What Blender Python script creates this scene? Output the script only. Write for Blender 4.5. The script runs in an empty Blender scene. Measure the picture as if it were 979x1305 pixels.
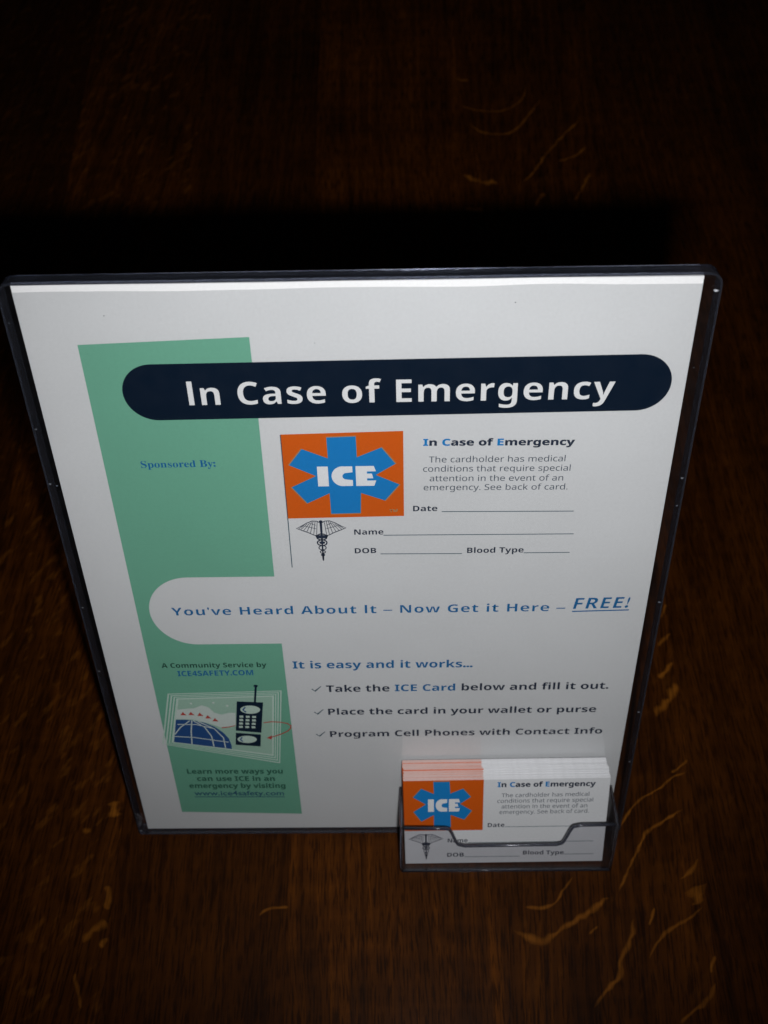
import bpy, bmesh, math, random
from mathutils import Vector, Matrix, noise
from mathutils.geometry import tessellate_polygon
import numpy as np

S = bpy.context.scene
COL = S.collection
CM = 0.01
TILT = 23.0                      # the sign leans back this many degrees
TABLE_Z = -0.30                  # cm

# ------------------------------------------------------------------ camera, world, flash, exposure
cd = bpy.data.cameras.new('camera')
cam = bpy.data.objects.new('camera', cd)
COL.objects.link(cam)
cd.sensor_fit = 'VERTICAL'; cd.sensor_height = 36.0; cd.sensor_width = 27.0
cd.lens = 38.62
cd.clip_start = 0.01; cd.clip_end = 20
rgt = Vector((0.999778, -0.002337, -0.020921)); dwn = Vector((-0.012039, -0.878735, -0.477159)); fwd = Vector((-0.017269, 0.477305, -0.878568))
m = Matrix((rgt, -dwn, -fwd)).transposed().to_4x4()
m.translation = Vector((12.184, -11.628, 52.38)) * CM
cam.matrix_world = m
cd.dof.use_dof = True
cd.dof.focus_distance = 0.40
cd.dof.aperture_fstop = 15.5
S.camera = cam

w = bpy.data.worlds.new('World'); S.world = w; w.use_nodes = True
bg = w.node_tree.nodes['Background']
bg.inputs[0].default_value = (0.8, 0.85, 1.0, 1); bg.inputs[1].default_value = 0.004

# the camera's own flash, the only light of the photograph
ld = bpy.data.lights.new('camera_flash', 'SPOT')
ld.energy = 6.0; ld.color = (0.985, 0.99, 1.0)
ld.spot_size = math.radians(84); ld.spot_blend = 1.0
ld.shadow_soft_size = 0.008
lamp = bpy.data.objects.new('camera_flash', ld)
LP = Vector((14.0, -14.0, 49.2)) * CM
lamp.location = LP
lamp.rotation_euler = (Vector((12.6, 7.2, 20.5)) * CM - LP).to_track_quat('-Z', 'Y').to_euler()
COL.objects.link(lamp)

S.render.engine = 'CYCLES'
S.cycles.max_bounces = 16
S.cycles.transparent_max_bounces = 32
S.cycles.transmission_bounces = 12
S.cycles.glossy_bounces = 6
S.view_settings.view_transform = 'Standard'; S.view_settings.look = 'None'
S.view_settings.exposure = 0.0; S.view_settings.gamma = 1.0
S.view_settings.use_curve_mapping = False

# ------------------------------------------------------------------ helpers
def link(name, me, mats=(), parent=None, loc=None):
    o = bpy.data.objects.new(name, me)
    COL.objects.link(o)
    for mm in (mats if isinstance(mats, (list, tuple)) else [mats]):
        me.materials.append(mm)
    if parent: o.parent = parent
    if loc is not None: o.location = loc
    return o

def empty(name, loc=(0, 0, 0), rx=0.0):
    o = bpy.data.objects.new(name, None)
    o.empty_display_size = 0.02
    COL.objects.link(o); o.location = loc; o.rotation_euler = (rx, 0, 0)
    return o

def tag(o, label=None, cat=None, group=None, kind=None):
    if label: o['label'] = label
    if cat: o['category'] = cat
    if group: o['group'] = group
    if kind: o['kind'] = kind
    return o

def poly_mesh(name, polys, z=0.0):
    """flat print: a list of polygons in cm on the sheet, z in cm above it"""
    bm = bmesh.new()
    for P in polys:
        vs = [bm.verts.new((x * CM, y * CM, z * CM)) for x, y in P]
        for tri in tessellate_polygon([[Vector((x, y, 0)) for x, y in P]]):
            (ax, ay), (bx, by), (cx, cy) = (P[i] for i in tri)
            ar = (bx - ax) * (cy - ay) - (by - ay) * (cx - ax)
            if abs(ar) < 1e-9: continue
            f = bm.faces.new([vs[i] for i in (tri if ar > 0 else tri[::-1])])
    me = bpy.data.meshes.new(name); bm.to_mesh(me); bm.free()
    return me

def stroke(pts, wd):
    """outline quads of a line of the given width (cm)"""
    out = []
    n = len(pts)
    L, R = [], []
    for i, (x, y) in enumerate(pts):
        a = pts[max(i - 1, 0)]; b = pts[min(i + 1, n - 1)]
        d = Vector((b[0] - a[0], b[1] - a[1])).normalized()
        wi = wd[i] if isinstance(wd, (list, tuple)) else wd
        L.append((x - d.y * wi / 2, y + d.x * wi / 2)); R.append((x + d.y * wi / 2, y - d.x * wi / 2))
    for i in range(n - 1):
        out.append([R[i], R[i + 1], L[i + 1], L[i]])
    return out

def arc(cx, cy, rx, ry, a0, a1, n=24):
    return [(cx + rx * math.cos(math.radians(a0 + (a1 - a0) * i / n)),
             cy + ry * math.sin(math.radians(a0 + (a1 - a0) * i / n))) for i in range(n + 1)]

def box_bm(bm, x0, x1, y0, y1, z0, z1):
    vs = [bm.verts.new((x * CM, y * CM, z * CM)) for z in (z0, z1) for x, y in ((x0, y0), (x1, y0), (x1, y1), (x0, y1))]
    for f in ((3, 2, 1, 0), (4, 5, 6, 7), (0, 1, 5, 4), (1, 2, 6, 5), (2, 3, 7, 6), (3, 0, 4, 7)):
        bm.faces.new([vs[i] for i in f])

def box(name, b, bevel=0.0, seg=2):
    bm = bmesh.new(); box_bm(bm, *b)
    if bevel: bmesh.ops.bevel(bm, geom=bm.edges[:], offset=bevel * CM, segments=seg, affect='EDGES')
    me = bpy.data.meshes.new(name); bm.to_mesh(me); bm.free()
    return me

def prism(name, outline, axis, a, b, bevel=0.0):
    """outline (cm) extruded from a to b: axis 'z' keeps (x,y); axis 'x' takes the outline as (y,z)"""
    bm = bmesh.new()
    def P(p, t): return (p[0] * CM, p[1] * CM, t * CM) if axis == 'z' else (t * CM, p[0] * CM, p[1] * CM)
    lo = [bm.verts.new(P(p, a)) for p in outline]; hi = [bm.verts.new(P(p, b)) for p in outline]
    n = len(outline)
    bm.faces.new(lo[::-1]); bm.faces.new(hi)
    for i in range(n): bm.faces.new((lo[i], lo[(i + 1) % n], hi[(i + 1) % n], hi[i]))
    bmesh.ops.recalc_face_normals(bm, faces=bm.faces)
    if bevel:
        bmesh.ops.bevel(bm, geom=bm.edges[:], offset=bevel * CM, segments=1, affect='EDGES')
    me = bpy.data.meshes.new(name); bm.to_mesh(me); bm.free()
    return me

def bar_along(name, pts, rad, closed=False, n=10, sq=1.0):
    """a round-edged bar following 3-D points (cm)"""
    bm = bmesh.new(); rings = []
    N = len(pts)
    P = [Vector(p) for p in pts]
    for i, p in enumerate(P):
        if closed: d = (P[(i + 1) % N] - P[i - 1]).normalized()
        else: d = (P[min(i + 1, N - 1)] - P[max(i - 1, 0)]).normalized()
        up = Vector((0, 0, 1))
        if abs(d.dot(up)) > 0.95: up = Vector((1, 0, 0))
        s = d.cross(up).normalized(); u = s.cross(d).normalized()
        ring = []
        for k in range(n):
            a = 2 * math.pi * (k + 0.5) / n
            ca, sa = math.cos(a), math.sin(a)
            e = 0.55
            fx = math.copysign(abs(ca) ** e, ca); fy = math.copysign(abs(sa) ** e, sa)
            ring.append(bm.verts.new((p + s * fx * rad + u * fy * rad * sq) * CM))
        rings.append(ring)
    M = N if closed else N - 1
    for i in range(M):
        A, B = rings[i], rings[(i + 1) % N]
        for k in range(n): bm.faces.new((A[k], A[(k + 1) % n], B[(k + 1) % n], B[k]))
    if not closed:
        bm.faces.new(rings[0][::-1]); bm.faces.new(rings[-1])
    bmesh.ops.recalc_face_normals(bm, faces=bm.faces)
    for f in bm.faces: f.smooth = True
    me = bpy.data.meshes.new(name); bm.to_mesh(me); bm.free()
    return me

# ------------------------------------------------------------------ lettering (built-in font, turned to flat mesh)
def sans_bold(s):
    r = ''
    for c in s:
        if 'A' <= c <= 'Z': r += chr(0x1D5D4 + ord(c) - 65)
        elif 'a' <= c <= 'z': r += chr(0x1D5EE + ord(c) - 97)
        elif '0' <= c <= '9': r += chr(0x1D7EC + ord(c) - 48)
        else: r += c
    return r
def serif_bold(s):
    r = ''
    for c in s:
        if 'A' <= c <= 'Z': r += chr(0x1D400 + ord(c) - 65)
        elif 'a' <= c <= 'z': r += chr(0x1D41A + ord(c) - 97)
        else: r += c
    return r

def sans_plain(s):
    r = ''
    for c in s:
        if 'A' <= c <= 'Z': r += chr(0x1D5A0 + ord(c) - 65)
        elif 'a' <= c <= 'z': r += chr(0x1D5BA + ord(c) - 97)
        else: r += c
    return r

def fatten_dots(me, co, k=1.55):
    """full stops and colons come from a lighter face: grow those small islands"""
    par = list(range(len(co)))
    def find(i):
        while par[i] != i: par[i] = par[par[i]]; i = par[i]
        return i
    for e in me.edges:
        a, b = find(e.vertices[0]), find(e.vertices[1])
        if a != b: par[a] = b
    isl = {}
    for i in range(len(co)): isl.setdefault(find(i), []).append(i)
    for ids in isl.values():
        P = co[ids]; d = P.max(0) - P.min(0)
        if d[0] < 0.125 and d[1] < 0.125 and P[:, 1].mean() < 0.55:
            c = (P.max(0) + P.min(0)) / 2; c[1] = P.min(0)[1] if P[:, 1].mean() < 0.2 else c[1]
            co[ids] = c + (P - c) * k
        elif d[0] > 0.25 and d[1] < 0.09:                      # a dash
            c = (P.max(0) + P.min(0)) / 2
            co[ids, 1] = c[1] + (P[:, 1] - c[1]) * 0.085 / max(d[1], 1e-3)
        elif d[0] < 0.10 and 0.1 < d[1] < 0.35 and P[:, 1].mean() > 0.45:   # an apostrophe
            c = (P.max(0) + P.min(0)) / 2
            co[ids, 0] = c[0] + (P[:, 0] - c[0]) * 0.10 / max(d[0], 1e-3)
    return co

def text_mesh(body, offset=0.0, shear=0.0, space=1.0):
    c = bpy.data.curves.new('lettering', 'FONT')
    c.body = body; c.offset = offset; c.shear = shear; c.resolution_u = 4; c.space_character = space
    o = bpy.data.objects.new('lettering', c); COL.objects.link(o)
    dg = bpy.context.evaluated_depsgraph_get(); dg.update()
    me = bpy.data.meshes.new_from_object(o.evaluated_get(dg))
    bpy.data.objects.remove(o); bpy.data.curves.remove(c)
    co = np.empty(len(me.vertices) * 3); me.vertices.foreach_get('co', co)
    return me, co.reshape(-1, 3)

CAP = {}
def cap_height(style):
    if style not in CAP:
        f, off = STYLES[style]
        me, co = text_mesh(f('E'), off); CAP[style] = co[:, 1].max(); bpy.data.meshes.remove(me)
    return CAP[style]
STYLES = {'bold': (sans_bold, 0.0), 'plain': (lambda s: s, 0.0), 'semi': (lambda s: s, 0.016),
          'serif': (serif_bold, 0.0), 'heavy': (sans_bold, 0.018), 'title': (sans_bold, -0.006), 'medium': (sans_bold, -0.007), 'body': (sans_plain, 0.0)}

def lettering(name, body, p0, p1, h, style, mat, parent, z, shear=0.0, conv=None, first=None):
    """body runs from p0 to p1 (cm, on the baseline), capitals h cm high; `first` maps capitals' indices to another material"""
    f, off = STYLES[style]
    me, co = text_mesh((conv or f)(body), off, shear, {'title': 1.05, 'medium': 1.08}.get(style, 1.0))
    if style in ('bold', 'heavy', 'serif', 'medium'): co = fatten_dots(me, co)
    x0, x1 = co[:, 0].min(), co[:, 0].max()
    W = math.hypot(p1[0] - p0[0], p1[1] - p0[1])
    sx = W / (x1 - x0); sy = h / cap_height(style)
    ang = math.atan2(p1[1] - p0[1], p1[0] - p0[0])
    X = (co[:, 0] - x0) * sx; Y = co[:, 1] * sy
    out = np.zeros_like(co)
    out[:, 0] = (p0[0] + X * math.cos(ang) - Y * math.sin(ang)) * CM
    out[:, 1] = (p0[1] + X * math.sin(ang) + Y * math.cos(ang)) * CM
    out[:, 2] = z * CM
    me.vertices.foreach_set('co', out.ravel()); me.update()
    me.name = name
    me.materials.clear()
    o = bpy.data.objects.new(name, me); COL.objects.link(o); me.materials.append(mat)
    if first:
        me.materials.append(first[0])
        # recolour the glyphs whose horizontal span falls inside one of the given fractions of the line
        for poly in me.polygons:
            cx = sum(co[v][0] for v in poly.vertices) / len(poly.vertices)
            fr = (cx - x0) / (x1 - x0)
            poly.material_index = 1 if any(a <= fr <= b for a, b in first[1]) else 0
    else:
        for poly in me.polygons: poly.material_index = 0
    o.parent = parent
    return o

def frac_span(body, words, style):
    """horizontal fractions of the line taken by substrings (start index, end index)"""
    f, off = STYLES[style]
    me, co = text_mesh(f(body), off); X0, X1 = co[:, 0].min(), co[:, 0].max(); bpy.data.meshes.remove(me)
    res = []
    for a, b in words:
        def right(k):
            if k == 0: return X0
            m2, c2 = text_mesh(f(body[:k]), off); r = c2[:, 0].max(); bpy.data.meshes.remove(m2); return r
        res.append(((right(a) - X0) / (X1 - X0) + 1e-4, (right(b) - X0) / (X1 - X0) + 1e-3))
    return res

# ------------------------------------------------------------------ materials
def new_mat(name):
    mt = bpy.data.materials.new(name); mt.use_nodes = True
    nt = mt.node_tree
    return mt, nt, nt.nodes['Principled BSDF'], nt.nodes['Material Output']

def paper_mat(name, col, rough=0.6, grain=0.05, spec=0.12):
    mt, nt, p, out = new_mat(name)
    tc = nt.nodes.new('ShaderNodeTexCoord')
    n1 = nt.nodes.new('ShaderNodeTexNoise'); n1.inputs['Scale'].default_value = 900; n1.inputs['Detail'].default_value = 4
    n2 = nt.nodes.new('ShaderNodeTexNoise'); n2.inputs['Scale'].default_value = 18; n2.inputs['Detail'].default_value = 3
    ad = nt.nodes.new('ShaderNodeMath'); ad.operation = 'ADD'
    mr = nt.nodes.new('ShaderNodeMapRange')
    mr.inputs['From Min'].default_value = 0.6; mr.inputs['From Max'].default_value = 1.4
    mr.inputs['To Min'].default_value = 1 - grain; mr.inputs['To Max'].default_value = 1 + grain
    mix = nt.nodes.new('ShaderNodeVectorMath'); mix.operation = 'SCALE'
    mix.inputs[0].default_value = col
    L = nt.links.new
    L(tc.outputs['Object'], n1.inputs['Vector']); L(tc.outputs['Object'], n2.inputs['Vector'])
    L(n1.outputs[0], ad.inputs[0]); L(n2.outputs[0], ad.inputs[1]); L(ad.outputs[0], mr.inputs['Value'])
    L(mr.outputs[0], mix.inputs['Scale']); L(mix.outputs[0], p.inputs['Base Color'])
    p.inputs['Roughness'].default_value = rough
    p.inputs['Specular IOR Level'].default_value = spec
    bp = nt.nodes.new('ShaderNodeBump'); bp.inputs['Strength'].default_value = 0.06; bp.inputs['Distance'].default_value = 0.0002
    L(n1.outputs[0], bp.inputs['Height'])
    n3 = nt.nodes.new('ShaderNodeTexNoise'); n3.inputs['Scale'].default_value = 22; n3.inputs['Detail'].default_value = 2
    L(tc.outputs['Object'], n3.inputs['Vector'])
    b2 = nt.nodes.new('ShaderNodeBump'); b2.inputs['Strength'].default_value = 0.5; b2.inputs['Distance'].default_value = 0.0008
    L(n3.outputs[0], b2.inputs['Height']); L(bp.outputs[0], b2.inputs['Normal']); L(b2.outputs[0], p.inputs['Normal'])
    return mt

def panel_mat(name, tint, veil=0.0):
    """thin clear plastic sheet: straight-through transmission plus a Fresnel mirror, with a trace of haze"""
    mt, nt, p, out = new_mat(name)
    nt.nodes.remove(p)
    L = nt.links.new
    tr = nt.nodes.new('ShaderNodeBsdfTransparent'); tr.inputs[0].default_value = (*tint, 1)
    gl = nt.nodes.new('ShaderNodeBsdfGlossy'); gl.inputs['Roughness'].default_value = 0.03
    df = nt.nodes.new('ShaderNodeBsdfDiffuse'); df.inputs[0].default_value = (0.5, 0.5, 0.56, 1)
    lw = nt.nodes.new('ShaderNodeLayerWeight'); lw.inputs['Blend'].default_value = 0.5
    pw = nt.nodes.new('ShaderNodeMath'); pw.operation = 'POWER'; pw.inputs[1].default_value = 5.0
    ma = nt.nodes.new('ShaderNodeMath'); ma.operation = 'MULTIPLY_ADD'; ma.inputs[1].default_value = 0.95; ma.inputs[2].default_value = 0.04
    L(lw.outputs['Facing'], pw.inputs[0]); L(pw.outputs[0], ma.inputs[0])
    m0 = nt.nodes.new('ShaderNodeMixShader')
    tc = nt.nodes.new('ShaderNodeTexCoord'); ns = nt.nodes.new('ShaderNodeTexNoise'); ns.inputs['Scale'].default_value = 160
    ns.inputs['Detail'].default_value = 6; L(tc.outputs['Object'], ns.inputs['Vector'])
    vr = nt.nodes.new('ShaderNodeMapRange'); vr.inputs['From Min'].default_value = 0.35; vr.inputs['From Max'].default_value = 0.75
    vr.inputs['To Min'].default_value = veil * 0.5; vr.inputs['To Max'].default_value = veil * 1.6
    L(ns.outputs[0], vr.inputs['Value']); L(vr.outputs[0], m0.inputs[0])
    L(tr.outputs[0], m0.inputs[1]); L(df.outputs[0], m0.inputs[2])
    m1 = nt.nodes.new('ShaderNodeMixShader')
    L(ma.outputs[0], m1.inputs[0]); L(m0.outputs[0], m1.inputs[1]); L(gl.outputs[0], m1.inputs[2])
    L(m1.outputs[0], out.inputs['Surface'])
    return mt

def acrylic_mat(name, col=(0.55, 0.60, 0.76), rough=0.08, trans=0.975):
    mt, nt, p, out = new_mat(name)
    p.inputs['Base Color'].default_value = (*col, 1)
    p.inputs['Transmission Weight'].default_value = trans
    p.inputs['IOR'].default_value = 1.49
    tc = nt.nodes.new('ShaderNodeTexCoord'); ns = nt.nodes.new('ShaderNodeTexNoise'); ns.inputs['Scale'].default_value = 250
    ns.inputs['Detail'].default_value = 5
    mr = nt.nodes.new('ShaderNodeMapRange'); mr.inputs['To Min'].default_value = rough * 0.3; mr.inputs['To Max'].default_value = rough * 2
    bp = nt.nodes.new('ShaderNodeBump'); bp.inputs['Strength'].default_value = 0.25; bp.inputs['Distance'].default_value = 0.0003
    L = nt.links.new
    L(tc.outputs['Object'], ns.inputs['Vector']); L(ns.outputs[0], mr.inputs['Value']); L(mr.outputs[0], p.inputs['Roughness'])
    L(ns.outputs[0], bp.inputs['Height']); L(bp.outputs[0], p.inputs['Normal'])
    return mt

def wood_mat():
    """dark stained quarter-sawn oak: fine pores along the board, ray flecks where the 'fleck' attribute says and a faint scatter"""
    mt, nt, p, out = new_mat('stained_oak')
    N = nt.nodes.new; L = nt.links.new
    def node(t, **kw):
        n = N(t)
        for k, v in kw.items(): setattr(n, k, v)
        return n
    geo = node('ShaderNodeNewGeometry')
    tone = node('ShaderNodeAttribute', attribute_name='tone', attribute_type='OBJECT')
    seed = node('ShaderNodeAttribute', attribute_name='seed', attribute_type='OBJECT')
    patch = node('ShaderNodeAttribute', attribute_name='patch', attribute_type='OBJECT')
    fl = node('ShaderNodeAttribute', attribute_name='fleck', attribute_type='GEOMETRY')
    slant = node('ShaderNodeAttribute', attribute_name='slant', attribute_type='OBJECT')
    sp = node('ShaderNodeSeparateXYZ'); L(geo.outputs['Position'], sp.inputs[0])
    sl = node('ShaderNodeMath', operation='MULTIPLY'); L(sp.outputs['Y'], sl.inputs[0]); L(slant.outputs['Fac'], sl.inputs[1])
    cs = node('ShaderNodeCombineXYZ'); L(seed.outputs['Fac'], cs.inputs[2]); L(sl.outputs[0], cs.inputs[0])
    add = node('ShaderNodeVectorMath', operation='ADD'); L(geo.outputs['Position'], add.inputs[0]); L(cs.outputs[0], add.inputs[1])
    def mapped(sx, sy, sz=1.0):
        v = node('ShaderNodeVectorMath', operation='MULTIPLY'); v.inputs[1].default_value = (sx, sy, sz)
        L(add.outputs[0], v.inputs[0]); return v.outputs[0]
    # warp so that the grain is never ruler-straight
    wn = node('ShaderNodeTexNoise'); wn.inputs['Scale'].default_value = 1; wn.inputs['Detail'].default_value = 2
    L(mapped(9, 5), wn.inputs['Vector'])
    wv = node('ShaderNodeVectorMath', operation='SCALE'); wv.inputs['Scale'].default_value = 0.007; L(wn.outputs['Color'], wv.inputs[0])
    add2 = node('ShaderNodeVectorMath', operation='ADD'); L(add.outputs[0], add2.inputs[0]); L(wv.outputs[0], add2.inputs[1])
    def mapped2(sx, sy, sz=1.0):
        v = node('ShaderNodeVectorMath', operation='MULTIPLY'); v.inputs[1].default_value = (sx, sy, sz)
        L(add2.outputs[0], v.inputs[0]); return v.outputs[0]
    def noise_(vec, sc=1, det=3, rough=0.5):
        n = node('ShaderNodeTexNoise'); n.inputs['Scale'].default_value = sc; n.inputs['Detail'].default_value = det
        n.inputs['Roughness'].default_value = rough; L(vec, n.inputs['Vector']); return n.outputs[0]
    def rng(v, a, b, c, d):
        r = node('ShaderNodeMapRange'); r.inputs['From Min'].default_value = a; r.inputs['From Max'].default_value = b
        r.inputs['To Min'].default_value = c; r.inputs['To Max'].default_value = d; L(v, r.inputs['Value']); return r.outputs[0]
    def mth(op, a, b):
        n = node('ShaderNodeMath', operation=op)
        for i, v in enumerate((a, b)):
            if isinstance(v, (int, float)): n.inputs[i].default_value = v
            else: L(v, n.inputs[i])
        return n.outputs[0]
    pores = rng(noise_(mapped2(1300, 95), 1, 2, 0.5), 0.50, 0.62, 0, 1)       # dark pore strokes
    streak = noise_(mapped2(320, 9), 1, 4, 0.6)                                # growth lines
    broad = noise_(mapped2(45, 14), 1, 3, 0.55)
    cross = noise_(mapped2(16, 130), 1, 3, 0.6)                                # faint cross figure
    base = mth('ADD', rng(streak, 0.3, 0.7, 0.0, 0.5), rng(broad, 0.3, 0.7, 0.0, 0.35))
    base = mth('ADD', base, rng(cross, 0.35, 0.7, 0.0, 0.15))
    base = mth('MULTIPLY', base, mth('SUBTRACT', 1.0, mth('MULTIPLY', pores, 0.66)))
    base = mth('MULTIPLY', base, tone.outputs['Fac'])
    ramp = node('ShaderNodeValToRGB')
    e = ramp.color_ramp.elements
    e[0].position = 0.0; e[0].color = (0.007, 0.0020, 0.0003, 1)
    e[1].position = 1.0; e[1].color = (0.150, 0.042, 0.0036, 1)
    m1 = ramp.color_ramp.elements.new(0.45); m1.color = (0.056, 0.0152, 0.0013, 1)
    L(base, ramp.inputs[0])
    # scattered flecks: slanting, patchy
    rot = node('ShaderNodeMapping'); rot.inputs['Rotation'].default_value = (0, 0, math.radians(-60)); rot.inputs['Scale'].default_value = (1, 1, 1)
    L(add2.outputs[0], rot.inputs['Vector'])
    rv = node('ShaderNodeVectorMath', operation='MULTIPLY'); rv.inputs[1].default_value = (95, 210, 1); L(rot.outputs[0], rv.inputs[0])
    fn = rng(noise_(rv.outputs[0], 1, 2.5, 0.45), 0.58, 0.68, 0, 1)
    scatter = mth('MULTIPLY', fn, patch.outputs['Fac'])
    fk = mth('MINIMUM', mth('ADD', fl.outputs['Fac'], scatter), 1.0)
    fk = mth('MULTIPLY', fk, mth('SUBTRACT', 1.0, mth('MULTIPLY', pores, 0.35)))
    mx = node('ShaderNodeMix', data_type='RGBA'); L(fk, mx.inputs['Factor'])
    L(ramp.outputs[0], mx.inputs['A']); mx.inputs['B'].default_value = (0.235, 0.078, 0.008, 1)
    L(mx.outputs['Result'], p.inputs['Base Color'])
    rr = rng(streak, 0.2, 0.8, 0.40, 0.55); L(rr, p.inputs['Roughness'])
    p.inputs['Specular IOR Level'].default_value = 0.03
    p.inputs['Coat Weight'].default_value = 0.35; p.inputs['Coat Roughness'].default_value = 0.10
    bp = node('ShaderNodeBump'); bp.inputs['Strength'].default_value = 0.2; bp.inputs['Distance'].default_value = 0.0002
    inv = mth('SUBTRACT', 1.0, pores); L(inv, bp.inputs['Height']); L(bp.outputs[0], p.inputs['Normal'])
    return mt

WOOD = wood_mat()
PAPER = paper_mat('poster_paper', (0.635, 0.645, 0.655), 0.55)
STRIP_WHITE = paper_mat('bright_strip_white', (0.97, 0.97, 0.97), 0.5)  # whiter than the poster, to paint in the lit strip along the top
CARDSTOCK = paper_mat('card_stock', (0.70, 0.71, 0.725), 0.45)
CARD_EDGE = paper_mat('card_cut_edge', (0.74, 0.74, 0.76), 0.6)
CARD_ORANGE = paper_mat('card_orange_ink', (0.62, 0.10, 0.008), 0.4)
CARD_PINK = paper_mat('card_orange_cut_edge', (0.70, 0.50, 0.46), 0.6)
GREEN = paper_mat('green_ink', (0.155, 0.40, 0.285), 0.5)
NAVY = paper_mat('navy_ink', (0.0018, 0.0085, 0.022), 0.5)
BLUE = paper_mat('text_blue_ink', (0.009, 0.125, 0.32), 0.45)
STARBLUE = paper_mat('star_blue_ink', (0.012, 0.200, 0.52), 0.45)
STAREDGE = paper_mat('star_outline_ink', (0.36, 0.22, 0.10), 0.45)
ORANGE = paper_mat('orange_ink', (0.62, 0.105, 0.008), 0.45)
WHITE = paper_mat('knockout_white', (0.76, 0.77, 0.78), 0.5)
INK = paper_mat('dark_ink', (0.020, 0.030, 0.055), 0.5)
GREYINK = paper_mat('grey_ink', (0.05, 0.07, 0.10), 0.5)
TEAL = paper_mat('teal_line_ink', (0.05, 0.10, 0.13), 0.5)
DKGREEN = paper_mat('dark_green_ink', (0.010, 0.050, 0.035), 0.5)
MIDGREEN = paper_mat('faded_green_ink', (0.030, 0.125, 0.085), 0.5)
SITE = paper_mat('faded_blue_ink', (0.025, 0.10, 0.16), 0.5)
PALE = paper_mat('pale_green_ink', (0.34, 0.52, 0.42), 0.5)
FRAMEINK = paper_mat('frame_pale_ink', (0.52, 0.66, 0.58), 0.5)
CLOUD = paper_mat('cloud_ink', (0.58, 0.66, 0.62), 0.5)
GLOBE = paper_mat('globe_blue_ink', (0.020, 0.075, 0.23), 0.5)
PHONE = paper_mat('phone_ink', (0.004, 0.015, 0.035), 0.45)
RED = paper_mat('red_ink', (0.46, 0.06, 0.05), 0.5)
PANEL = panel_mat('clear_sheet', (0.985, 0.985, 0.985), 0.002)
POCKETM = panel_mat('clear_pocket_wall', (0.965, 0.965, 0.975), 0.010)
ACRYLIC = acrylic_mat('acrylic_edge')
LIP = acrylic_mat('acrylic_lip', (0.15, 0.16, 0.20), 0.10, 0.85)
EDGE = acrylic_mat('acrylic_pocket_edge', (0.42, 0.44, 0.52), 0.10, 0.97)
GLINT = paper_mat('glint_paint', (0.50, 0.52, 0.56), 0.25, spec=0.9)  # glint of the corner nub, put into the base colour
DIM_GLINT = paper_mat('dim_glint_paint', (0.15, 0.16, 0.18), 0.35, spec=0.5)  # weaker glints of the other nubs, likewise in the colour

# ------------------------------------------------------------------ table top of wide oak boards
table = empty('wooden_table', (0.12, 0.20, TABLE_Z * CM))
tag(table, 'dark stained oak table top of wide boards with pale ray flecks under the sign', 'table')
EDGES = [-52.0, -43.2, -33.6, -25.0, -17.2, -9.6, -1.35, 6.67, 16.74, 25.80, 34.4, 43.9, 52.2, 61.0, 70.0, 79.0]
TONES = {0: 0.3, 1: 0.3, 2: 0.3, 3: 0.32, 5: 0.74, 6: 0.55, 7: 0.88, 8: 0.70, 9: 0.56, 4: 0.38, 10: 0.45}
PATCH = {5: 0.22, 6: 0.03, 7: 0.0, 8: 0.05, 9: 0.04, 4: 0.1, 3: 0.0, 2: 0.0, 1: 0.0}
rnd = random.Random(4)
boards = {}
for i in range(len(EDGES) - 1):
    x0, x1 = EDGES[i], EDGES[i + 1]
    g = 0.0012
    me = box('board', (x0 + g - 12, x1 - g - 12, -62, 98, -2.2, 0.0), 0.006, 1)
    o = link('board', me, WOOD, table)
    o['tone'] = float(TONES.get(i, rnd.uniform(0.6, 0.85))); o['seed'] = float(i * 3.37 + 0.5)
    o['patch'] = float(PATCH.get(i, rnd.choice((0.0, 0.15, 0.05))))
    o['slant'] = {5: -0.13, 4: -0.13, 9: 0.06, 10: 0.06}.get(i, rnd.uniform(-.03, .03))
    boards[i] = o

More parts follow.
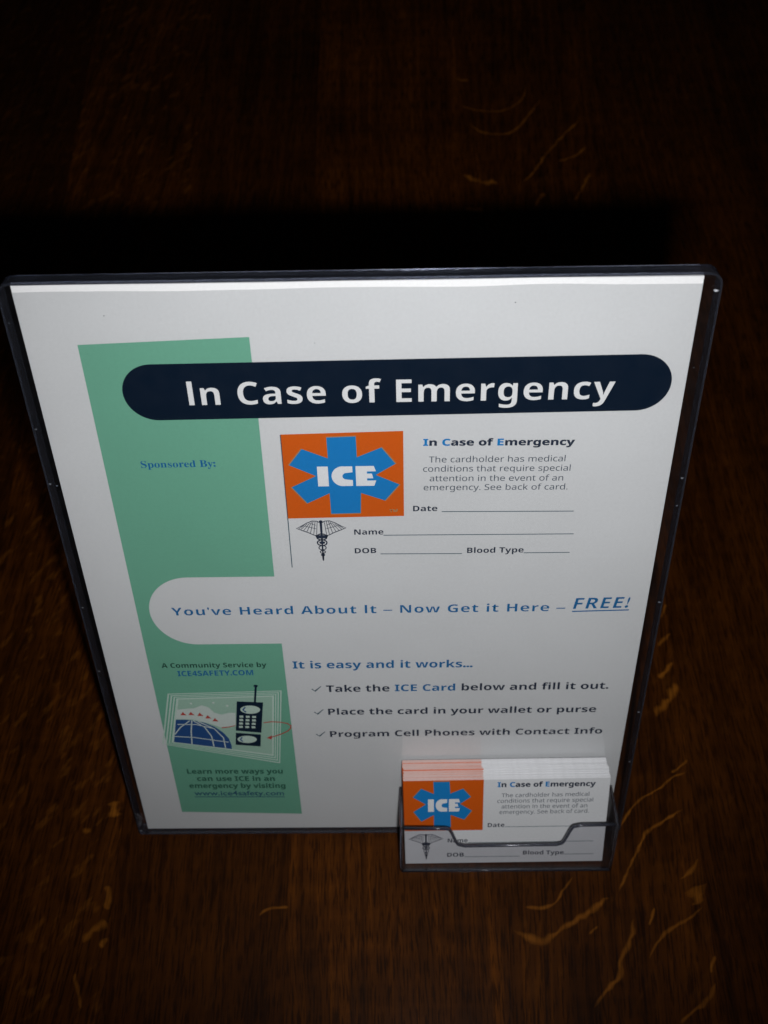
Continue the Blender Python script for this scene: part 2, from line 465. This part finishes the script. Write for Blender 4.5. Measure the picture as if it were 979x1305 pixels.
# ray flecks of the boards: centre line (cm on the table) and width
FLECKS=[
 ([(22.15, -0.09), (22.67, 0.64), (23.34, 1.3), (24.21, 1.74), (24.95, 2.3), (25.62, 2.52)],0.11),
 ([(21.78, -3.02), (22.4, -1.91), (23.0, -0.92), (23.42, -0.28), (24.23, 0.22), (25.24, 0.8)],0.14),
 ([(24.71, -2.41), (25.19, -2.07), (25.69, -1.51)],0.18),
 ([(25.21, -2.73), (25.37, -3.14), (25.5, -3.48)],0.64),
 ([(25.55, -3.62), (25.25, -3.86), (24.84, -4.12), (24.01, -4.55), (23.35, -5.11), (22.9, -5.8)],0.14),
 ([(16.92, -4.58), (17.54, -4.85), (18.27, -5.02), (18.89, -4.66), (20.16, -3.96), (21.37, -3.15)],0.25),
 ([(17.52, -3.57), (18.51, -3.58), (19.08, -3.21), (19.33, -2.8), (19.84, -2.28)],0.14),
 ([(22.41, -4.11), (22.17, -4.97), (21.63, -5.82), (21.49, -6.5), (20.76, -7.17), (20.26, -7.8)],0.18),
 ([(23.39, -3.61), (23.06, -4.41)],0.11),
 ([(25.73, -6.78), (25.25, -7.47), (24.31, -8.12), (23.9, -8.4)],0.17),
 ([(25.82, -5.68), (25.51, -6.39)],0.17),
 ([(20.79, -4.4), (20.3, -4.73)],0.11),
 ([(24.49, 5.34), (25.12, 6.06), (25.82, 6.99)],0.35),
 ([(24.92, 7.29), (25.74, 8.15)],0.20),
 ([(25.06, 9.05), (25.78, 9.73)],0.16),
 ([(25.4, 10.6), (25.78, 11.35)],0.16),
 ([(23.17, 3.81), (23.52, 4.24)],0.15),
 ([(24.94, 2.53), (25.81, 3.13)],0.15),
 ([(16.2, 51.07), (17.09, 50.86)],0.22),
 ([(16.37, 48.52), (17.6, 47.95), (19.34, 47.91), (20.65, 48.94), (20.99, 50.39)],0.13),
 ([(16.92, 46.74), (17.75, 45.92), (18.73, 45.65), (19.97, 45.97), (21.06, 47.51), (21.9, 48.91)],0.16),
 ([(16.38, 42.01), (17.55, 41.33), (18.62, 41.3)],0.36),
 ([(16.39, 39.02), (17.56, 38.93)],0.25),
 ([(20.17, 41.27), (20.94, 42.07), (21.9, 43.7), (23.4, 45.71), (24.43, 46.9)],0.18),
 ([(22.69, 43.02), (23.95, 43.65), (24.62, 44.38)],0.18),
 ([(23.49, 39.58), (24.35, 41.33), (24.65, 41.98)],0.20),
 ([(20.87, 39.17), (21.53, 40.27)],0.25),
 ([(-2.59, -4.98), (-2.15, -4.53), (-1.52, -4.12)],0.32),
 ([(-1.71, -2.5), (-1.57, -3.09), (-1.62, -3.6)],0.29),
 ([(-1.74, -5.22), (-1.44, -4.76)],0.28),
 ([(5.39, -3.88), (5.88, -3.58), (6.74, -3.51)],0.13),
 ([(-1.91, 1.38), (-1.74, 0.59)],0.45),
 ([(-3.18, 0.12), (-2.81, -0.14)],0.34),
 ([(-2.75, -6.27), (-2.24, -7.71)],0.18),
]


def ribbon(bm, lay, pts, wd, zz):
    # resample with a smooth curve, uneven width and tapering ends
    P = [Vector((x, y)) for x, y in pts]
    Q = []
    for i in range(len(P) - 1):
        a = P[max(i - 1, 0)]; b = P[i]; c = P[i + 1]; d = P[min(i + 2, len(P) - 1)]
        n = max(3, int((c - b).length / 0.12))
        for k in range(n):
            t = k / n
            Q.append(0.5 * ((2 * b) + (c - a) * t + (2 * a - 5 * b + 4 * c - d) * t * t + (3 * b - a - 3 * c + d) * t ** 3))
    Q.append(P[-1])
    N = len(Q); rows = []
    for i, q in enumerate(Q):
        d = (Q[min(i + 1, N - 1)] - Q[max(i - 1, 0)]).normalized(); nn = Vector((-d.y, d.x))
        t = i / (N - 1)
        wob = noise.noise(Vector((q.x * 2.3, q.y * 2.3, 3.1)))
        h = wd * (0.5 + 0.45 * wob) * min(1, 0.25 + 6 * t, 0.25 + 6 * (1 - t))
        q = q + nn * 0.5 * wd * noise.noise(Vector((q.x * 3.1, q.y * 3.1, 9.0)))
        a = 0.72 + 0.5 * noise.noise(Vector((q.x * 1.4, q.y * 1.4, 6.0)))
        a *= min(1, 0.15 + 7 * t, 0.15 + 7 * (1 - t))
        row = []
        for s, f in ((-1.5, 0), (-0.35, 1), (0.35, 1), (1.5, 0)):
            v = bm.verts.new(((q.x + nn.x * h * s - 12) * CM, (q.y + nn.y * h * s - 20) * CM, (zz + 0.00012 * i) * CM)); v[lay] = f * max(a, 0.1) * 0.8; row.append(v)
        rows.append(row)
    for A, B in zip(rows, rows[1:]):
        for k in range(3): bm.faces.new((A[k], B[k], B[k + 1], A[k + 1]))

for pts, wd in FLECKS:
    cx = pts[len(pts) // 2][0]
    bi = max(i for i in range(len(EDGES)) if EDGES[i] < cx)
    bm = bmesh.new(); lay = bm.verts.layers.float.new('fleck')
    ribbon(bm, lay, pts, wd * 0.85, 0.002 + 0.0013 * (FLECKS.index((pts, wd)) % 5))
    for f in bm.faces:
        f.normal_update()
        if f.normal.z < 0: f.normal_flip()
    me = bpy.data.meshes.new('ray_fleck'); bm.to_mesh(me); bm.free()
    o = link('ray_fleck', me, WOOD, boards[bi])
    for k in ('tone', 'seed', 'patch', 'slant'): o[k] = boards[bi][k]

# ------------------------------------------------------------------ clear sign holder
SIGN_RX = math.radians(90 - TILT)
holder = empty('sign_holder', (0, 0, 0), SIGN_RX)
tag(holder, 'clear acrylic slant-back sign holder with a small card pocket at its lower right', 'sign holder')
OX0, OX1, OY0, OY1, OR = -0.42, 22.15, -0.20, 28.26, 0.45

def rounded(x0, x1, y0, y1, r, n=6, rb=None):
    rb = r if rb is None else rb
    out = []
    for cx, cy, a, rr in ((x1 - r, y1 - r, 0, r), (x0 + r, y1 - r, 90, r), (x0 + rb, y0 + rb, 180, rb), (x1 - rb, y0 + rb, 270, rb)):
        out += arc(cx, cy, rr, rr, a, a + 90, n)
    return out

def ring(name, o, inn, z0, z1, bev):
    bm = bmesh.new(); n = len(o)
    V = [[bm.verts.new((x * CM, y * CM, z * CM)) for x, y in P] for P, z in ((o, z0), (o, z1), (inn, z1), (inn, z0))]
    for i in range(n):
        j = (i + 1) % n
        for a in range(4):
            A, B = V[a], V[(a + 1) % 4]
            bm.faces.new((A[i], A[j], B[j], B[i]))
    bmesh.ops.recalc_face_normals(bm, faces=bm.faces)
    sharp = [e for e in bm.edges if len(e.link_faces) == 2 and e.calc_face_angle() > 1.2]
    bmesh.ops.bevel(bm, geom=sharp, offset=bev * CM, segments=2, affect='EDGES')
    me = bpy.data.meshes.new(name); bm.to_mesh(me); bm.free(); return me

RW = 0.075
link('rim', ring('rim', rounded(OX0, OX1, OY0, OY1, OR, 6, 0.15),
                 rounded(OX0 + RW, OX1 - RW, OY0 + RW, OY1 - RW, OR - RW, 6, 0.05), -0.42, 0.20, 0.025), ACRYLIC, holder)
pin = rounded(OX0 + RW + .004, OX1 - RW - .004, OY0 + RW + .004, OY1 - RW - .004, OR - RW, 6, 0.05)
link('front_panel', prism('front_panel', pin, 'z', 0.06, 0.16), PANEL, holder)
link('back_panel', prism('back_panel', pin, 'z', -0.38, -0.28), PANEL, holder)
# the foot that runs back along the table, hidden behind the sheet
ft = link('foot', box('foot', (OX0, OX1, 0.2, 8.6, TABLE_Z + 0.004, TABLE_Z + 0.2)), PANEL, holder)
ft.matrix_parent_inverse = Matrix.Rotation(-SIGN_RX, 4, 'X')
# moulding nubs and nicks with the flash glints painted into their colour
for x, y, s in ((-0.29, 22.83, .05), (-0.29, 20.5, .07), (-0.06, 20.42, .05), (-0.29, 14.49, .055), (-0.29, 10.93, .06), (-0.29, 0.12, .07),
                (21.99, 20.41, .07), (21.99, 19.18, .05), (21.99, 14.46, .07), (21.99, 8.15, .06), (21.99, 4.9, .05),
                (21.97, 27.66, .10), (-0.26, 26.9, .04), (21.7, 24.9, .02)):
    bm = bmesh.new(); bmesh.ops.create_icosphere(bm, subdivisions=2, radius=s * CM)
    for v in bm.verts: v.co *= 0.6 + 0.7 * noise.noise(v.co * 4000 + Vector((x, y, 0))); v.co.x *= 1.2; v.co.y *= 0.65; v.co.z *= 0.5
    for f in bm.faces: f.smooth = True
    me = bpy.data.meshes.new('glint_nub'); bm.to_mesh(me); bm.free()
    o = link('glint_nub', me, GLINT if (y > 27) else DIM_GLINT, holder, (x * CM, y * CM, 0.205 * CM))

# ---- card pocket on the front of the holder
PX0, PX1, PF, PT = 11.93, 21.34, 2.34, 3.10        # left, right, front plane, rim height
def s_curve(xa, ya, xb, yb, n=10):
    out = []
    for i in range(n + 1):
        t = i / n; s = t * t * (3 - 2 * t)
        out.append((xa + (xb - xa) * t, ya + (yb - ya) * s))
    return out
notch = [(PX0 + .1, PT - .04), (13.85, PT - .08)] + s_curve(13.98, PT - .12, 14.50, 1.82) + [(14.75, 1.73), (18.78, 1.79)] + s_curve(18.98, 1.88, 19.46, 3.10) + [(19.75, 3.19), (PX1 - .1, 3.22)]
wall = [(PX0 + .06, 0.0)] + [(PX1 - .06, 0.0)] + notch[::-1]
link('pocket_front', prism('pocket_front', wall, 'z', PF - .1, PF), POCKETM, holder)
link('pocket_lip', bar_along('pocket_lip', [(x, y + .05, PF - .05) for x, y in notch], 0.066, sq=0.95), LIP, holder)
for x in (PX0, PX1):
    side = [(0.0, 0.17), (0.0, PF - .13), (PT - .02, PF - .13), (PT + .02, 1.5), (PT + .06, 0.17)]
    link('pocket_side', prism('pocket_side', side, 'x', x - .05, x + .05), POCKETM, holder)
    link('pocket_side_edge', bar_along('pocket_side_edge', [(x, PT + .12, .22), (x, PT + .09, 1.5), (x, PT + .06, PF - .16), (x, PT, PF - .05), (x, 1.5, PF - .04), (x, -.05, PF - .05)], 0.06), EDGE, holder)
link('pocket_floor', box('pocket_floor', (PX0 + .05, PX1 - .05, -0.12, -0.02, 0.21, PF)), PANEL, holder)
link('pocket_bottom_edge', bar_along('pocket_bottom_edge', [(PX0, -.09, PF - .05), (16, -.09, PF - .05), (PX1, -.09, PF - .05)], 0.06), LIP, holder)

# ------------------------------------------------------------------ poster sheet standing in the holder
poster = empty('poster', (0, 0, 0), SIGN_RX)
tag(poster, 'white emergency card poster with green band and navy title bar inside the clear sign holder', 'poster')
PW, PH = 21.59, 27.94
# the top edge sags and lifts a little, so it is not cut with a ruler
def top_edge(k, amp, base):
    out = []
    for i in range(k + 1):
        x = PW * i / k
        out.append((x, base + amp * noise.noise(Vector((x * 0.35, base, 0.3)))))
    return out
sheet = [(0, 0), (PW, 0)] + top_edge(40, 0.06, PH - 0.10)[::-1]
link('sheet', poly_mesh('sheet', [sheet], 0.0), PAPER, poster)
strip_sheet = empty('bright_strip_sheet', (0, 0, 0), SIGN_RX)
bsheet = [(0.10, 0.04), (PW - 0.02, 0.04)] + top_edge(40, 0.03, PH + 0.13)[::-1]
bpy.data.objects.remove(strip_sheet)
strip_sheet = link('bright_strip_sheet', prism('bright_strip_sheet', bsheet, 'z', -0.16, -0.012), STRIP_WHITE)  # added sheet; its white top stands for light refracted in the acrylic edge
strip_sheet.rotation_euler = (SIGN_RX, 0, 0)
tag(strip_sheet, 'white sheet added to show the bright refracted strip along the top of the sign holder', 'paper')

Z1, Z2, Z3, Z4, Z5 = .003, .006, .009, .012, .015
# green band with the scooped white pill cut out of it
gx0, gx1 = 1.70, 7.29
scoop = arc(3.92, 14.02, 1.70, 1.80, 90, 270, 28)
band = [(gx0, 25.96), (7.30, 26.16), (7.31, 22.9), (7.26, 15.82)] + [scoop[0]] + scoop[1:] + [(7.26, 12.22), (7.33, 1.06), (1.77, 1.27), (1.72, 12.0)]
link('green_band', poly_mesh('green_band', [band], Z1), GREEN, poster)
pill = arc(20.02, 24.225, 1.10, 1.09, -90, 90, 28) + arc(3.95, 24.10, 1.09, 1.10, 90, 270, 28)
link('title_bar', poly_mesh('title_bar', [pill], Z2), NAVY, poster)
def title_conv(s): return sans_bold(s)
lettering('title_text', 'ln Case of Emergency', (5.04, 23.585), (19.27, 23.62), 0.88, 'title', WHITE, poster, Z3)
lettering('sponsor_text', 'Sponsored By:', (3.00, 21.01), (5.63, 21.02), 0.29, 'serif', BLUE, poster, Z2)

# the enlarged sample card printed on the poster
def sample(parent, z, orange, star, ice, cad_at, cad_s, texts, lines, ink, om, lw):
    link('orange_block', poly_mesh('orange_block', [orange], z[0]), om, parent)
    cx = sum(p[0] for p in star) / len(star); cy = sum(p[1] for p in star) / len(star)
    big = [(cx + (x - cx) * 1.022, cy + (y - cy) * 1.022) for x, y in star]
    link('star_outline', poly_mesh('star_outline', [big], z[1]), STAREDGE, parent)
    link('star', poly_mesh('star', [star], z[2]), STARBLUE, parent)
    x0, y0, x1, y1 = ice
    W, H = x1 - x0, y1 - y0
    def U(P): return [(x0 + a * W, y0 + b * H) for a, b in P]
    Ip = U([(0, 0), (.185, 0), (.185, 1), (0, 1)])
    c = arc(.405, .5, .19, .5, 62, 298, 24)
    Cp = U([(.60, .99)] + [(.52, .995)] + arc(.435, .5, .195, .5, 80, 280, 24) + [(.52, .005), (.60, .01), (.60, .30), (.51, .33)] + arc(.50, .5, .075, .17, 250, 110, 10) + [(.51, .67), (.60, .70)])
    Ep = U([(.655, 0), (.965, 0), (1.0, .27), (.845, .27), (.845, .38), (.95, .38), (.93, .62), (.845, .62), (.845, .73), (1.0, .73), (.965, 1), (.655, 1)])
    link('emblem_letters', poly_mesh('emblem_letters', [Ip, Cp, Ep], z[3]), WHITE, parent)
    # winged staff with two snakes
    a, b = cad_at
    def K(P): return [(a + x * cad_s, b + y * cad_s) for x, y in P]
    polys = []
    t = 0.036 * cad_s / 0.92
    wing = [(.06, .02), (.16, .09), (.34, .10), (.55, 0.0), (.78, -.16), (.98, -.27), (.75, -.38), (.50, -.50), (.30, -.62), (.16, -.66)]
    for sgn in (-1, 1):
        Wg = [(x * sgn, y) for x, y in wing]
        polys += stroke(K(Wg), t)
        for (p, q) in (((.14, .05), (.20, -.63)), ((.22, .08), (.31, -.58)), ((.30, .08), (.44, -.52)), ((.36, .05), (.58, -.45)),
                       ((.44, .0), (.70, -.39)), ((.54, -.05), (.82, -.34)), ((.66, -.12), (.9, -.3)), ((.2, -.12), (.42, -.02)), ((.2, -.3), (.62, -.16))):
            polys += stroke(K([(p[0] * sgn, p[1]), (q[0] * sgn, q[1])]), t * 0.62)
        for k, (yy, r) in enumerate(((-.72, .20), (-1.02, .19), (-1.28, .145), (-1.50, .10), (-1.66, .065))):
            polys += stroke(K(arc(0, yy, r * sgn, r * .78, -90, 90, 8)), t * (1.5 if k < 2 else 1.1))
    polys += stroke(K([(0, .05), (0, -1.95)]), [t * 2.6, t * 1.2])
    polys.append(K(arc(0, .06, .075, .075, 0, 330, 11)))
    polys += [K([(-.26, -.66), (-.04, -.62), (-.04, -.8), (-.2, -.78)]), K([(.26, -.66), (.2, -.78), (.04, -.8), (.04, -.62)])]
    polys += [K([(-.12, -.97), (-.03, -.95), (-.03, -1.08), (-.1, -1.07)]), K([(.12, -.97), (.1, -1.07), (.03, -1.08), (.03, -.95)])]
    polys += [K([(-.045, -1.55), (.045, -1.55), (.035, -1.9), (0, -2.0), (-.035, -1.9)])]
    link('winged_staff', poly_mesh('winged_staff', polys, z[0]), ink, parent)
    for nm, body, p0, p1, h, st, mt, first in texts:
        f = None
        if first: f = (STARBLUE, frac_span(body, first, st))
        lettering(nm, body, p0, p1, h, st, mt, parent, z[0], first=f)
    P = []
    for l in lines: P += stroke(l, lw)
    link('form_line', poly_mesh('form_line', P, z[0]), TEAL, parent)

CAPS = [(0, 1), (3, 4), (11, 12)]
sample(poster, (Z1, Z2, Z3, Z4),
       [(7.98, 18.64), (12.22, 18.70), (12.226, 22.43), (8.005, 22.345)],
       [(9.577, 22.198), (10.588, 22.229), (10.596, 21.349), (11.46, 21.751), (11.939, 21.051), (11.236, 20.573), (12.069, 20.142),
        (11.542, 19.429), (10.689, 19.783), (10.653, 18.868), (9.58, 18.847), (9.57, 19.786), (8.749, 19.34), (8.235, 20.073),
        (9.127, 20.557), (8.209, 21.041), (8.695, 21.727), (9.586, 21.316)],
       (9.18, 20.10, 11.25, 20.97), (9.175, 18.42), 0.93,
       [('card_title_text', 'In Case of Emergency', (12.91, 21.80), (18.14, 21.75), 0.285, 'heavy', INK, CAPS),
        ('card_body_text', 'The cardholder has medical', (13.11, 21.08), (17.87, 21.06), 0.255, 'body', GREYINK, None),
        ('card_body_text', 'conditions that require special', (12.91, 20.68), (18.08, 20.65), 0.255, 'body', GREYINK, None),
        ('card_body_text', 'attention in the event of an', (13.14, 20.26), (17.86, 20.22), 0.255, 'body', GREYINK, None),
        ('card_body_text', 'emergency. See back of card.', (12.93, 19.86), (18.05, 19.82), 0.255, 'body', GREYINK, None),
        ('card_field_text', 'Date', (12.55, 18.91), (13.43, 18.91), 0.25, 'bold', INK, None),
        ('card_field_text', 'Name', (10.38, 17.84), (11.456, 17.84), 0.25, 'bold', INK, None),
        ('card_field_text', 'DOB', (10.37, 16.935), (11.17, 16.94), 0.25, 'bold', INK, None),
        ('card_field_text', 'Blood Type', (14.555, 16.89), (16.66, 16.89), 0.26, 'bold', INK, None)],
       [[(13.588, 18.879), (18.361, 18.83)], [(11.456, 17.80), (18.453, 17.76)], [(11.324, 16.895), (14.367, 16.865)],
        [(16.665, 16.868), (18.381, 16.865)], [(8.00, 22.334), (7.972, 16.27)]], INK, ORANGE, 0.035)
lettering('trademark_text', 'TM', (11.70, 18.88), (12.0, 18.90), 0.13, 'heavy', STAREDGE, poster, Z2)

lettering('slogan_text', "You've Heard About lt – Now Get it Here –", (3.086, 13.83), (18.452, 13.86), 0.415, 'medium', BLUE, poster, Z2)
lettering('free_text', 'FREE!', (18.75, 13.96), (20.93, 14.0), 0.57, 'medium', BLUE, poster, Z2, shear=0.17)
lettering('list_heading_text', 'It is easy and it works...', (7.605, 10.77), (14.95, 10.75), 0.42, 'bold', BLUE, poster, Z2)
li = 'Take the ICE Card below and fill it out.'
lettering('list_text', li, (8.90, 9.34), (20.61, 9.385), 0.40, 'bold', INK, poster, Z2,
          first=(BLUE, frac_span(li, [(8, 17)], 'bold')))
lettering('list_text', 'Place the card in your wallet or purse', (8.91, 7.92), (20.24, 7.95), 0.385, 'bold', INK, poster, Z2)
lettering('list_text', 'Program Cell Phones with Contact Info', (8.915, 6.48), (20.64, 6.56), 0.38, 'bold', INK, poster, Z2)
link('underline', poly_mesh('underline', stroke([(18.73, 13.83), (20.93, 13.88)], 0.06), Z2), BLUE, poster)
for x, y in ((8.30, 9.40), (8.32, 7.97), (8.32, 6.54)):
    link('check_mark', poly_mesh('check_mark', stroke([(x, y + .14), (x + .13, y), (x + .40, y + .30)], [.05, .08, .03]), Z2), TEAL, poster)
lettering('community_text', 'A Community Service by', (2.242, 10.885), (6.538, 10.875), 0.27, 'bold', DKGREEN, poster, Z2)
lettering('website_text', 'ICE4SAFETY.COM', (2.841, 10.385), (5.953, 10.41), 0.30, 'bold', BLUE, poster, Z2)
for s, p0, p1 in (('Learn more ways you', (2.384, 4.056), (6.677, 4.02)), ('can use ICE in an', (2.764, 3.54), (6.279, 3.50)),
                  ('emergency by visiting', (2.355, 3.04), (6.717, 2.99))):
    lettering('visit_text', s, p0, p1, 0.33, 'heavy', MIDGREEN, poster, Z2)
lettering('visit_text', 'www.ice4safety.com', (2.511, 2.50), (6.612, 2.45), 0.33, 'semi', SITE, poster, Z2)
link('underline', poly_mesh('underline', stroke([(2.51, 2.39), (6.61, 2.34)], 0.05), Z2), SITE, poster)

for x, y, s in ((15.8, 27.25, .025), (2.75, 27.0, .02), (9.4, 25.9, .014)):
    link('print_speck', poly_mesh('print_speck', [arc(x, y, s, s * .8, 0, 320, 7)], Z1), INK, poster)
# clip-art picture: framed globe, clouds, planes and a phone
O4 = [(2.254, 9.329), (7.038, 9.459), (6.604, 4.735), (1.557, 6.097)]
I4 = [(2.658, 8.967), (6.616, 9.092), (6.303, 5.353), (2.082, 6.235)]
def q4(t): return [(a[0] + (b[0] - a[0]) * t, a[1] + (b[1] - a[1]) * t) for a, b in zip(O4, I4)]
def frame4(A, B): return [[A[i], A[(i + 1) % 4], B[(i + 1) % 4], B[i]] for i in range(4)]
link('picture_background', poly_mesh('picture_background', [I4], Z2), PALE, poster)
fr = []
for a, b in ((0, .13), (.28, .42), (.55, .68), (.80, 1.0)): fr += frame4(q4(a), q4(b))
link('picture_frame', poly_mesh('picture_frame', fr, Z2), FRAMEINK, poster)
link('cloud', poly_mesh('cloud', [[(2.379, 7.741), (2.51, 8.336), (2.884, 8.377), (3.257, 8.417), (3.585, 8.594), (3.873, 8.455), (4.078, 8.115),
     (4.372, 7.992), (4.692, 8.107), (4.968, 8.103), (4.9, 7.29), (4.278, 7.157), (3.871, 7.396), (3.103, 7.704)]], Z3), CLOUD, poster)
G = [(2.372, 7.695), (2.732, 7.70), (3.096, 7.648), (3.572, 7.494), (3.975, 7.227), (4.305, 6.845), (4.512, 6.443), (4.586, 5.961), (4.56, 5.74), (2.095, 6.24)]
link('globe', poly_mesh('globe', [G], Z4), GLOBE, poster)
gl = stroke([(2.40, 7.40), (3.2, 7.38), (3.9, 7.12)], .045) + stroke([(2.15, 6.62), (3.0, 6.54), (4.48, 6.20)], .045)
gl += stroke([(3.05, 7.64), (2.93, 6.9), (2.86, 6.10)], .05) + stroke([(3.1, 7.64), (3.55, 7.2), (3.78, 6.6), (3.80, 5.92)], .05)
gl += stroke([(2.95, 7.62), (2.5, 7.2), (2.20, 6.75)], .05) + stroke([(3.3, 7.58), (3.95, 7.1), (4.28, 6.5), (4.30, 5.82)], .05)
link('globe_line', poly_mesh('globe_line', gl, Z5), CLOUD, poster)
link('phone_drawing', poly_mesh('phone_drawing', [[(5.10, 8.826), (6.203, 8.74), (5.956, 6.805), (4.867, 6.961)], [(4.852, 6.819), (5.927, 6.692), (5.843, 5.896), (4.763, 6.026)]]
     + stroke([(5.985, 9.72), (5.857, 8.744)], .09) + [arc(5.985, 9.76, .10, .07, 0, 330, 11)], Z4), PHONE, poster)
ov = [arc(5.62, 8.30, .42, .26, 0, 345, 22), arc(5.30, 6.38, .42, .24, 0, 345, 22)]
for r in range(4):
    for c in range(3):
        x = 5.20 + c * .27 - r * .03; y = 7.86 - r * .22 - c * .015
        ov.append([(x - .08, y - .06), (x + .08, y - .06), (x + .08, y + .07), (x - .08, y + .07)])
link('phone_face', poly_mesh('phone_face', ov, Z5), FRAMEINK, poster)
link('phone_face', poly_mesh('phone_face', stroke([(5.42, 8.46), (5.31, 8.30), (5.42, 8.14)], .07) + stroke([(5.10, 6.52), (5.0, 6.38), (5.10, 6.24)], .07), Z5 + .003), GLOBE, poster)
ar = stroke([(4.28, 7.157), (4.58, 7.20), (4.883, 7.30)], [.07, .05, .04]) + stroke([(6.11, 7.46), (6.45, 7.52), (6.80, 7.49), (7.12, 7.40), (7.27, 7.25), (7.24, 7.08), (7.10, 6.90), (6.79, 6.70), (6.35, 6.50)], .055)
ar.append([(6.16, 6.46), (6.40, 6.64), (6.37, 6.36)])
for x, y in ((2.739, 8.077), (3.078, 8.082), (3.452, 8.022), (3.771, 7.861), (4.058, 7.673)):
    ar.append([(x - .13, y - .09), (x + .14, y - .10), (x + .05, y + .02), (x, y + .12), (x - .05, y + .04)])
link('red_marking', poly_mesh('red_marking', ar, Z5), RED, poster)
link('star_dot', poly_mesh('star_dot', [arc(x, y, .05, .06, 0, 330, 9) for x, y in ((3.155, 8.717), (4.104, 8.75), (4.667, 8.553))], Z4), CLOUD, poster)

# ------------------------------------------------------------------ the stack of cards in the pocket
LEAN = math.atan2(0.65, 5.2)                       # they lean further back than the sign
CT = 0.036                                          # card thickness
CW, CH = 8.89, 5.17
OX = 3.46                                           # right end of the orange block
def card_mesh():
    """white card; the orange block on its face runs to the cut edges, where it shows as pink"""
    bm = bmesh.new()
    xs = [0, OX, CW]; t = CT * 0.97
    def v(x, y, z): return bm.verts.new((x * CM, y * CM, z * CM))
    yb = 2.10
    F = {}
    for i, x in enumerate(xs):
        for j, y in enumerate((0, yb, CH)):
            F[i, j] = v(x, y, 0); F[i, j, 'b'] = v(x, y, -t)
    def face(mi, *vs):
        f = bm.faces.new(vs); f.material_index = mi
    for i in range(2):
        for j in range(2):
            face(1 if (i == 0 and j == 1) else 0, F[i, j], F[i + 1, j], F[i + 1, j + 1], F[i, j + 1])
            face(0, F[i, j, 'b'], F[i, j + 1, 'b'], F[i + 1, j + 1, 'b'], F[i + 1, j, 'b'])
    for i in range(2):
        face(3, F[i, 0], F[i, 0, 'b'], F[i + 1, 0, 'b'], F[i + 1, 0])
        face(2 if i == 0 else 3, F[i, 2], F[i + 1, 2], F[i + 1, 2, 'b'], F[i, 2, 'b'])
    for j in range(2):
        face(2 if j == 1 else 3, F[0, j], F[0, j + 1], F[0, j + 1, 'b'], F[0, j, 'b'])
        face(3, F[2, j], F[2, j, 'b'], F[2, j + 1, 'b'], F[2, j + 1])
    me = bpy.data.meshes.new('card_sheet'); bm.to_mesh(me); bm.free()
    for mm in (CARDSTOCK, CARD_ORANGE, CARD_PINK, CARD_EDGE): me.materials.append(mm)
    return me
CMESH = card_mesh()
Rs = Matrix.Rotation(SIGN_RX, 4, 'X')
def card_matrix(k, dx, dy, rz):
    # front card bottom-left corner at sign coordinates (12.12, 0.03, 2.0); each further card lies behind
    loc = Matrix.Translation(Vector((12.12 + dx, 0.03 + dy, 2.0 - 0.0)) * CM)
    rot = Matrix.Rotation(-LEAN, 4, 'X')
    push = Matrix.Translation(Vector((0, 0, -k * CT)) * CM)
    return Rs @ loc @ rot @ push @ Matrix.Rotation(rz, 4, 'Z')
def put(o, k, dx, dy, rz):
    mw = card_matrix(k, dx, dy, rz)
    o.location = mw.to_translation(); o.rotation_euler = mw.to_euler()
front = empty('card')
link('card_sheet', CMESH, (), front)
put(front, 0, 0, 0, 0.012)
tag(front, 'front white contact card with orange star block and fill-in lines, in the clear pocket', 'card')
ct = [('card_title_text', 'In Case of Emergency', (4.06, 4.72), (8.28, 4.70), 0.29, 'heavy', INK, CAPS)]
for s, p0, p1 in (('The cardholder has medical', (4.25, 4.10), (8.04, 4.11)), ('conditions that require special', (4.07, 3.765), (8.23, 3.76)),
                  ('attention in the event of an', (4.26, 3.42), (8.00, 3.41)), ('emergency. See back of card.', (4.18, 3.08), (8.09, 3.08))):
    ct.append(('card_body_text', s, p0, p1, 0.235, 'body', GREYINK, None))
for s, p0, p1 in (('Date', (3.68, 2.275), (4.417, 2.275)), ('Name', (1.907, 1.335), (2.796, 1.335)), ('DOB', (1.882, .41), (2.635, .41)), ('Blood Type', (5.295, .485), (7.13, .465))):
    ct.append(('card_field_text', s, p0, p1, 0.25, 'bold', INK, None))
sample(front, (.002, .004, .006, .008),
       [(0.0, 2.12), (3.455, 2.10), (3.465, CH - .0005), (0.0, CH - .0005)],
       [(1.293, 5.09), (1.994, 5.083), (2.019, 4.38), (2.57, 4.665), (2.913, 4.16), (2.447, 3.746), (2.96, 3.324), (2.633, 2.779), (2.036, 3.08),
        (2.045, 2.319), (1.295, 2.286), (1.303, 3.087), (0.749, 2.694), (0.412, 3.295), (0.952, 3.746), (0.405, 4.173), (0.768, 4.694), (1.313, 4.37)],
       (1.048, 3.29, 2.444, 4.05), (0.935, 1.80), 0.78, ct,
       [[(4.44, 2.28), (8.6, 2.26)], [(2.832, 1.31), (8.407, 1.30)], [(2.659, .395), (5.144, .38)], [(7.153, .475), (8.471, .47)]],
       INK, CARD_ORANGE, 0.03)
rr = random.Random(11)
NC = 32
dy = 0.0
for k in range(1, NC + 1):
    o = bpy.data.objects.new('card', CMESH); COL.objects.link(o)
    if k == 17: dy += 0.05
    if k == 28: dy += 0.03
    put(o, k, rr.uniform(-.022, .022) - (0.03 if k > 18 else 0), dy + rr.uniform(-.0035, .0035) - k * CT * math.sin(LEAN) * 0, 0.011 + rr.uniform(-.003, .003))
    tag(o, 'rearmost white contact card of the stack, leaning against the sign face above the pocket' if k == NC else
        'white contact card with pink-edged orange corner stacked behind the front card in the pocket', 'card', 'contact cards stacked in the clear pocket')
front['group'] = 'contact cards stacked in the clear pocket'
